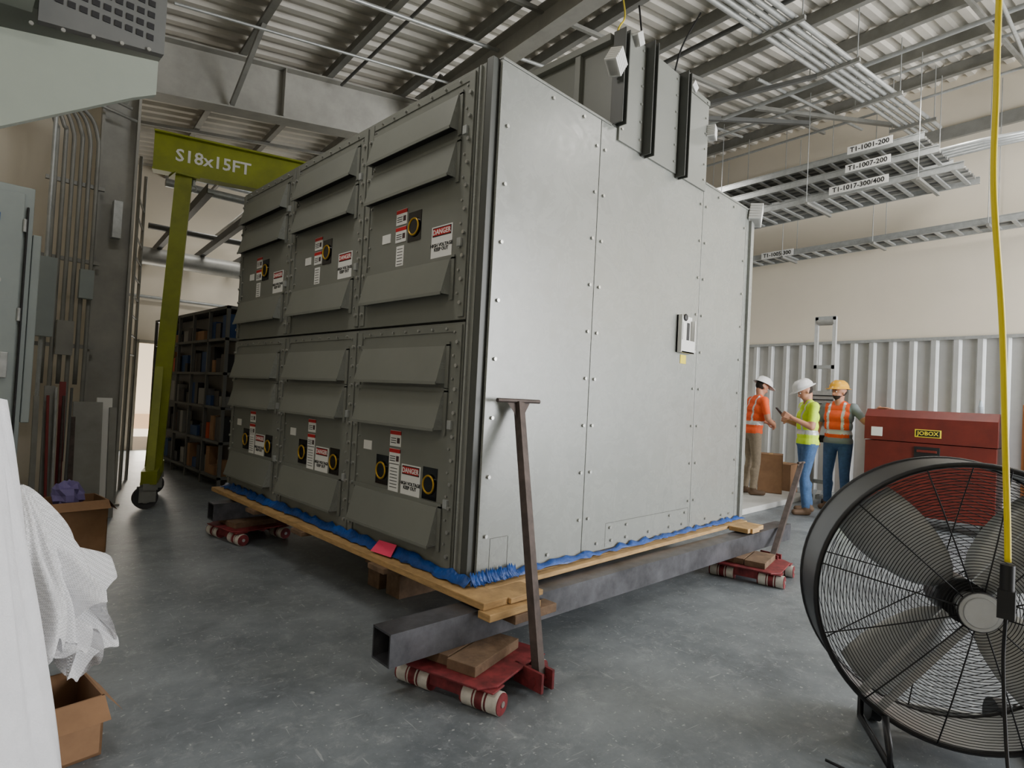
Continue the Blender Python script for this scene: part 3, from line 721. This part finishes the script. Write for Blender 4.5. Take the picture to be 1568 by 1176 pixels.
# ---------- drum fan
F=empty('drum_fan')
fc=V((3.00,.345,.655)); nr=V((-.87,-.49,.0)).normalized(); up=V((0,0,1)); rt=nr.cross(up).normalized()
FM=Matrix((rt,up,nr)).transposed().to_4x4(); FM.translation=fc
R=.565; DD=.28
w=MB()
def drum(r_o,r_i,za,zb):
    n=72
    for (ra,m,fl) in ((r_o,FANB,0),(r_i,FANI,1)):
        vs=[];fs=[]
        for i in range(n):
            t=2*math.pi*i/n; vs+=[(ra*math.cos(t),ra*math.sin(t),za),(ra*math.cos(t),ra*math.sin(t),zb)]
        for i in range(n):
            j=(i+1)%n; fs.append((2*i,2*j,2*j+1,2*i+1) if not fl else (2*i,2*i+1,2*j+1,2*j))
        w.add(vs,fs,m,True)
drum(R+.008,R,-DD,0)
for z_ in (0,-DD): w.torus((0,0,z_),(0,0,1),R+.004,.012,FANB,72,8)
w.obj('drum',F,mtx=FM)
w=MB()
for z_,sgn in ((.012,1),(-DD-.01,-1)):
    r_=.08; 
    while r_<R:
        w.torus((0,0,z_+sgn*.035*(1-(r_/R)**2)),(0,0,1),r_,.0016,FANW,64,4); r_+=.0115 if sgn>0 else .025
    nr_=12 if sgn>0 else 8
    for i in range(nr_):
        t=2*math.pi*i/nr_+.2
        P=[(q*R*math.cos(t),q*R*math.sin(t),z_+sgn*(.04*(1-q*q)+.003)) for q in (.1,.3,.5,.7,.85,1)]
        w.tube(P,.003,FANW,5)
w.obj('wire_guards',F,mtx=FM)
w=MB()
w.cyl((0,0,.045),(0,0,.065),.075,FANA,n=32); w.cyl((0,0,.065),(0,0,.07),.06,FANA,n=32); w.torus((0,0,.06),(0,0,1),.075,.005,FANB,32)
w.cyl((0,0,-.25),(0,0,-.05),.085,FANB,n=28); w.cyl((0,0,-.05),(0,0,.0),.05,FANA,n=20)
for i in range(4):
    t0=math.pi/2*i+.75; vs=[];fs=[]
    nu,nv=8,6
    for a in range(nu+1):
        q=.09+(.53-.09)*a/nu
        wd=.06+.12*math.sin(math.pi*min(1,a/nu*.62+.08))
        pit=math.radians(38-16*a/nu)
        for b in range(nv+1):
            s_=(b/nv-.5)*2*wd
            cc_=.02*(1-(b/nv*2-1)**2)
            ang=t0+s_*math.cos(pit)/max(q,.16)*.9
            vs.append((q*math.cos(ang),q*math.sin(ang),-.12+s_*math.sin(pit)*.55+cc_))
    for a in range(nu):
        for b in range(nv): i0=a*(nv+1)+b; fs.append((i0,i0+1,i0+nv+2,i0+nv+1))
    w.add(vs,fs,FANA,True)
o=w.obj('hub_and_blades',F,mtx=FM); so=o.modifiers.new('s','SOLIDIFY'); so.thickness=.003
w=MB()
for t in (math.radians(128),math.radians(308)):
    for e in (-.045,.045):
        d=V((math.cos(t),math.sin(t),0)); p_=V((-d.y,d.x,0))*e
        w.bar(d*.08+p_+V((0,0,-.02)),d*R+p_+V((0,0,-.02)),.03,.012,FANA,up=(0,0,1))
for t in (math.radians(38),math.radians(218)):
    d=V((math.cos(t),math.sin(t),0)); w.bar(d*.08+V((0,0,-.24)),d*R+V((0,0,-.24)),.04,.02,FANB,up=(0,0,1))
w.obj('motor_struts',F,mtx=FM)
w=MB()
for sx in (-.30,.30):
    w.tube([(sx,-.48,.02),(sx,-.58,.08),(sx,-.64,.1),(sx,-.64,-.3),(sx,-.48,-.30)],.014,FANB)
    w.cyl((sx*.9,-.565,-.33),(sx*.75,-.565,-.33),.09,BLACK,n=24)
w.cyl((-.3,-.565,-.33),(.3,-.565,-.33),.012,GALV)
w.cyl((-.57,.0,-.05),(-.615,.0,-.05),.018,BLACK)
w.obj('stand',F,mtx=FM)
w=MB(); 
w.box((2.755,.20,.70),(2.795,.25,.80),BLACK); w.cyl((2.78,.225,.78),(2.78,.225,.89),.022,BLACK,n=12)
w.tube(smoothpts([(2.775,.225,.71),(2.79,.23,.55),(2.78,.22,.35),(2.74,.20,.15),(2.70,.17,.014),(2.6,.4,.012),(2.62,.75,.012)]),.006,BLACK)
w.obj('power_cord',F)
w=MB(); P=smoothpts([(2.78,.225,.90),(2.778,.23,1.05),(2.775,.24,1.276),(2.74,.258,1.75),(2.69,.289,2.24),(2.68,.29,2.58),(2.70,.293,2.95),(2.72,.29,4.0),(2.75,.25,5.35)],10)
w.tube(P,.0105,YCAB,10); w.obj('yellow_extension_cord')
carton('cardboard_box',(2.50,.02),(.12,.2),.22,.2)

# ---------- people
def seg_d(P,a,b):
    a=np.array(a);b=np.array(b);ab=b-a;t=np.clip(((P-a)@ab)/max(1e-9,ab@ab),0,1)
    return np.linalg.norm(P-(a+t[:,None]*ab),axis=1),t
def remesh(prims,voxel,name,parent,matf,mats,smooth=4):
    w=MB()
    for (a,ra,b,rb,l) in prims:
        a=V(a);b=V(b)
        w.sph(a,ra,SKIN,16,10); 
        if (a-b).length>1e-4:
            w.sph(b,rb,SKIN,16,10); w.cyl(a,b,ra,SKIN,r2=rb,n=16)
    o=w.obj(name+'_tmp'); m=o.modifiers.new('r','REMESH'); m.mode='VOXEL'; m.voxel_size=voxel
    s=o.modifiers.new('s','SMOOTH'); s.factor=.5; s.iterations=smooth
    dg=bpy.context.evaluated_depsgraph_get(); me=bpy.data.meshes.new_from_object(o.evaluated_get(dg)); bpy.data.objects.remove(o)
    me.name=name; me.materials.clear()
    for q in mats: me.materials.append(q)
    n=len(me.polygons); C=np.empty(n*3); me.polygons.foreach_get('center',C); C=C.reshape(-1,3)
    best=np.full(n,1e9); lab=np.zeros(n,int); tt=np.zeros(n); labels=[]
    for i,(a,ra,b,rb,l) in enumerate(prims):
        d,t=seg_d(C,a,b); d=d-(ra+(rb-ra)*t); mk=d<best; best[mk]=d[mk]; lab[mk]=i; tt[mk]=t[mk]
    idx=[matf(prims[lab[k]][4],C[k],tt[k]) for k in range(n)]
    me.polygons.foreach_set('material_index',idx); me.polygons.foreach_set('use_smooth',[True]*n)
    ob=bpy.data.objects.new(name,me); SC.collection.objects.link(ob); ob.parent=parent
    return ob
def hand(wr,d,pn,thumb,curl,name,parent):
    wr=V(wr);d=V(d).normalized();pn=(V(pn)-d*V(pn).dot(d)).normalized();sd=d.cross(pn)*thumb
    P=[]
    for k in (-1.5,-.5,.5,1.5): P.append((wr+sd*k*.010,.015,wr+d*.085+sd*k*.021,.0125,'s'))
    for k,L in zip((1.5,.5,-.5,-1.5),(.072,.08,.074,.058)):
        b=wr+d*.09+sd*k*.022; c1=math.cos(curl);s1=math.sin(curl)
        e=b+(d*c1+pn*s1)*L*.5; c2=math.cos(curl*2.1);s2=math.sin(curl*2.1); f2=e+(d*c2+pn*s2)*L*.5
        P.append((b,.0095,e,.009,'s')); P.append((e,.009,f2,.0075,'s'))
    b=wr+d*.03+sd*.032; e=b+(d*.6+sd*.6+pn*.4).normalized()*.042; f2=e+(d*.85+pn*.6).normalized()*.032
    P.append((wr+d*.01+sd*.015,.014,b,.013,'s'));P.append((b,.012,e,.0105,'s')); P.append((e,.0105,f2,.0085,'s'))
    return remesh(P,.0042,name,parent,lambda l,c,t:0,[SKIN],2)
def person(name,loc,yaw,J,shirt,pants,hat,scale=1,sleeve='short',vest=None,headyaw=0,headdrop=0,beard=False,curls=(.6,.6),lean=0):
    E=empty(name); D=dict(
     hL=(0,.095,.93),hR=(0,-.095,.93),kL=(.03,.11,.51),kR=(.03,-.11,.51),aL=(-.01,.12,.10),aR=(-.01,-.12,.10),fL=(1,.15,0),fR=(1,-.15,0),
     sL=(0,.185,1.43),sR=(0,-.185,1.43),eL=(-.03,.25,1.14),eR=(-.03,-.25,1.14),wL=(.1,.25,.9),wR=(.1,-.25,.9),head=(.03,0,1.645))
    D.update(J); g={k:V(v) for k,v in D.items()}
    def ln(p):
        p=V(p)
        if p.z>.95: p.x+=lean*(p.z-.95); p.z-=abs(lean)*.35*(p.z-.95)*lean
        return p
    for k in ('sL','sR','eL','eR','head'): g[k]=ln(g[k])
    pr=[((0,-.075,.95),.118,(0,.075,.95),.118,'pelv'),(ln((0,-.07,1.05)),.112,ln((0,.07,1.05)),.112,'torso'),(ln((.01,-.07,1.17)),.115,ln((.01,.07,1.17)),.115,'torso'),
        (ln((.01,-.08,1.29)),.118,ln((.01,.08,1.29)),.118,'torso'),(ln((0,-.12,1.40)),.085,ln((0,.12,1.40)),.085,'torso'),(ln((0,-.06,1.46)),.06,ln((0,.06,1.46)),.06,'torso'),
        (ln((.01,0,1.46)),.058,ln((.02,0,1.55)),.054,'skin')]
    for s in 'LR':
        pr.append((g['h'+s],.098,g['k'+s],.064,'leg')); pr.append((g['k'+s],.064,g['a'+s]+V((0,0,.02)),.052,'leg'))
        mid=g['k'+s]*.6+g['a'+s]*.4; pr.append((mid-V((.015,0,-.02)),.064,mid-V((.01,0,.07)),.058,'leg'))
        fd=V((g['f'+s].x,g['f'+s].y,0)).normalized(); az=g['a'+s]
        pr.append((az,.05,az+V((0,0,-.03)),.052,'boot')); pr.append((az-fd*.03+V((0,0,-.055)),.042,az+fd*.15+V((0,0,-.06)),.038,'boot'))
        pr.append((g['s'+s]+V((0,0,-.01)),.066,g['s'+s],.066,'torso'))
        pr.append((g['s'+s],.062,g['e'+s],.045,'uarm')); pr.append((g['e'+s],.044,g['w'+s],.027,'farm'))
    hc=g['head']; ch,sh=math.cos(headyaw),math.sin(headyaw); fw=V((ch,sh,-headdrop)).normalized(); sd=V((-sh,ch,0)); uh=fw.cross(sd)
    pr+= [(hc+uh*.025,.088,hc+uh*.02-fw*.02,.09,'head'),(hc-uh*.04+fw*.025,.064,hc-uh*.065+fw*.04,.045,'head'),(hc-uh*.015+fw*.092,.011,hc-uh*.035+fw*.102,.014,'head'),
      (hc+sd*.083-uh*.015,.016,hc+sd*.085-uh*.03,.012,'head'),(hc-sd*.083-uh*.015,.016,hc-sd*.085-uh*.03,.012,'head'),
      (ln((.02,0,1.52)),.055,hc-uh*.06-fw*.02,.056,'skin')]
    mats=[shirt,pants,SKIN,BOOT,SILV,HAIR,vest or shirt]
    def mf(l,c,t):
        if l in('torso',) or (l=='pelv' and c[2]>.93):
            if 1.06<c[2]<1.115: return 4
            if c[2]>1.1 and .075<abs(c[1])<.115 and abs(c[0]-lean*(c[2]-.95))>.03: return 4
            if vest and l=='torso' and abs(c[1])<.165: return 6
            return 0
        if l=='uarm': return 0 if (sleeve=='long' or t<.78) else 2
        if l=='farm': return 0 if sleeve=='long' and t<.96 else 2
        if l in('leg','pelv'): return 1
        if l=='boot': return 3
        if l=='head':
            v=V(c)-hc
            if v.dot(fw)<-.01 and v.dot(uh)>-.06 and abs(v.dot(sd))<.082: return 5
            if beard and v.dot(fw)>.0 and v.dot(uh)<-.055: return 5
        return 2
    remesh(pr,.0105,'body',E,mf,mats)
    for s,cu in zip('LR',curls):
        d=(g['w'+s]-g['e'+s]).normalized()
        hand(g['w'+s],D.get('hd'+s,d),D.get('pn'+s,(0,-1 if s=='L' else 1,-.2)),D.get('th'+s,1 if s=='L' else -1),cu,'hand_'+('left' if s=='L' else 'right'),E)
    HM=Matrix((fw,sd,uh)).transposed().to_4x4(); HM.translation=hc
    w=MB()
    for e in (-.032,.032):
        w.sph((.077,e,.0),(.011,.013,.009),WHITE,10,6,T=HM); w.sph((.085,e,.0),(.005,.006,.006),BLACK,8,6,T=HM); w.box((.082,e-.018,.018),(.092,e+.018,.023),HAIR,T=HM)
    w.box((.086,-.022,-.058),(.093,.022,-.053),mat('lips',(150,80,75),.5),T=HM)
    w.obj('face_details',E)
    w=MB(); n=32; vs=[(0,0,.165)];fs=[]
    rows=[(.06,.158),(.1,.125),(.118,.085),(.122,.05),(.128,.042)]
    for r_,z_ in rows:
        for j in range(n):
            t=2*math.pi*j/n; ex=1.12 ; rid=.006*math.exp(-(math.sin(t)/.15)**2) if z_>.06 else 0
            f_=r_+ (.03*max(0,math.cos(t))**3 if z_<.045 else 0)+(.02 if z_<.045 else 0)
            vs.append((f_*math.cos(t)*ex,f_*math.sin(t)*.93,z_+rid-(.008*max(0,math.cos(t)) if z_<.045 else 0)))
    for j in range(n): fs.append((0,1+j,1+(j+1)%n))
    for i in range(len(rows)-1):
        for j in range(n): fs.append((1+i*n+j,1+(i+1)*n+j,1+(i+1)*n+(j+1)%n,1+i*n+(j+1)%n))
    w.add(vs,fs,hat,True,T=HM); o=w.obj('hard_hat',E); so=o.modifiers.new('s','SOLIDIFY'); so.thickness=.004; so.offset=-1
    E.location=loc; E.rotation_euler=(0,0,yaw); E.scale=(scale,)*3
    return E
p2=person('worker_in_lime_vest',(8.66,2.86,0.0),math.radians(128),dict(
  kR=(-.02,-.13,.52),aR=(-.10,-.15,.10),kL=(.07,.12,.51),aL=(.04,.14,.10),
  eL=(.05,.26,1.16),wL=(.27,.16,1.27),hdL=(.75,-.2,.35),pnL=(0,-1,.2),eR=(-.02,-.27,1.16),wR=(.22,-.14,1.22),hdR=(.8,.35,.3),pnR=(0,1,.2),head=(.06,0,1.635)),
  LIME,JEAN,HWH,1.04,headdrop=.5,curls=(.8,.8))
w=MB(); T=Matrix.Translation((.37,.03,1.33))@Matrix.Rotation(.7,4,'Y')
w.box((-.005,-.04,-.08),(.005,.04,.08),BLACK,T=T); w.obj('phone',p2)
person('worker_in_orange_shirt',(9.18,3.86,.08),math.radians(-38),dict(
  eL=(.06,.27,1.16),wL=(.30,.1,1.10),hdL=(.6,-.7,-.1),pnL=(-1,0,0),eR=(.06,-.27,1.16),wR=(.30,-.1,1.07),hdR=(.6,.7,-.1),pnR=(-1,0,0),kL=(.06,.12,.52)),
  ORG,KHAK,HWH,1.03,headdrop=.45,lean=.16)
person('worker_in_orange_vest',(9.45,2.70,0),math.radians(172),dict(
  eL=(.0,.34,1.25),wL=(.02,.52,1.445),hdL=(.2,.95,.0),pnL=(0,0,-1),eR=(.02,-.27,1.16),wR=(.2,-.2,1.0)),
  mat('dark_long_shirt',(120,130,130),.8),JEAN,HYE,1.05,sleeve='short',vest=ORG,headyaw=-.4,beard=True,curls=(.1,.5))

# ---------- light
def area(name,loc,rot,sx,sy,e,col=(1,1,1)):
    l=bpy.data.lights.new(name,'AREA'); l.shape='RECTANGLE'; l.size=sx; l.size_y=sy; l.energy=e; l.color=col
    o=bpy.data.objects.new(name,l); SC.collection.objects.link(o); o.matrix_world=TB@Matrix.Translation(loc)@rot.to_4x4(); return o
area('daylight_door_opening',(8.2,YN+.1,2.6),Matrix.Rotation(math.radians(90),3,'X'),5.4,4.8,1350,(.985,.99,1))
area('daylight_corridor_door',(1.8,YF-.1,1.05),Matrix.Rotation(math.radians(-90),3,'X'),.68,2.0,80,(1,.92,.8))
for k,(x,y,e) in enumerate([(7.2,-.5,55),(8.3,6.5,60),(8.8,2.4,60),(5.5,10.5,40),(2.6,11.5,40),(.6,3.6,36),(-1.2,.5,36)]):
    area('overhead_fill_light',(x,y,zt(x)-.5),Matrix.Rotation(0,3,'X'),1.2,.35,e,(1,.96,.9))  # added fill light under the roof, no fitting hangs here
sun=bpy.data.lights.new('sun','SUN'); sun.energy=9; sun.angle=.01; sun.color=(1,.94,.84); so=bpy.data.objects.new('sun',sun); SC.collection.objects.link(so); so.rotation_euler=(math.radians(24),0,math.radians(-10))
wd=bpy.data.worlds.new('sky'); SC.world=wd; wd.use_nodes=True; nt=wd.node_tree; bg=nt.nodes['Background']
sk=nt.nodes.new('ShaderNodeTexSky'); sk.sky_type='HOSEK_WILKIE'; sk.sun_direction=(.1,-.4,.9); sk.turbidity=3
nt.links.new(sk.outputs[0],bg.inputs[0]); bg.inputs[1].default_value=2
cam=bpy.data.cameras.new('camera'); cam.lens=36*894/1568; cam.sensor_width=36; cam.clip_start=.05
co=bpy.data.objects.new('camera',cam); SC.collection.objects.link(co)
R3=Matrix(((.7089,-.0527,-.7034),(-.7034,.0199,-.7105),(.0514,.9984,-.0230)))
M4=R3.to_4x4(); M4.translation=(0,0,1.4); co.matrix_world=M4
SC.camera=co
print('ok',len(SC.objects))
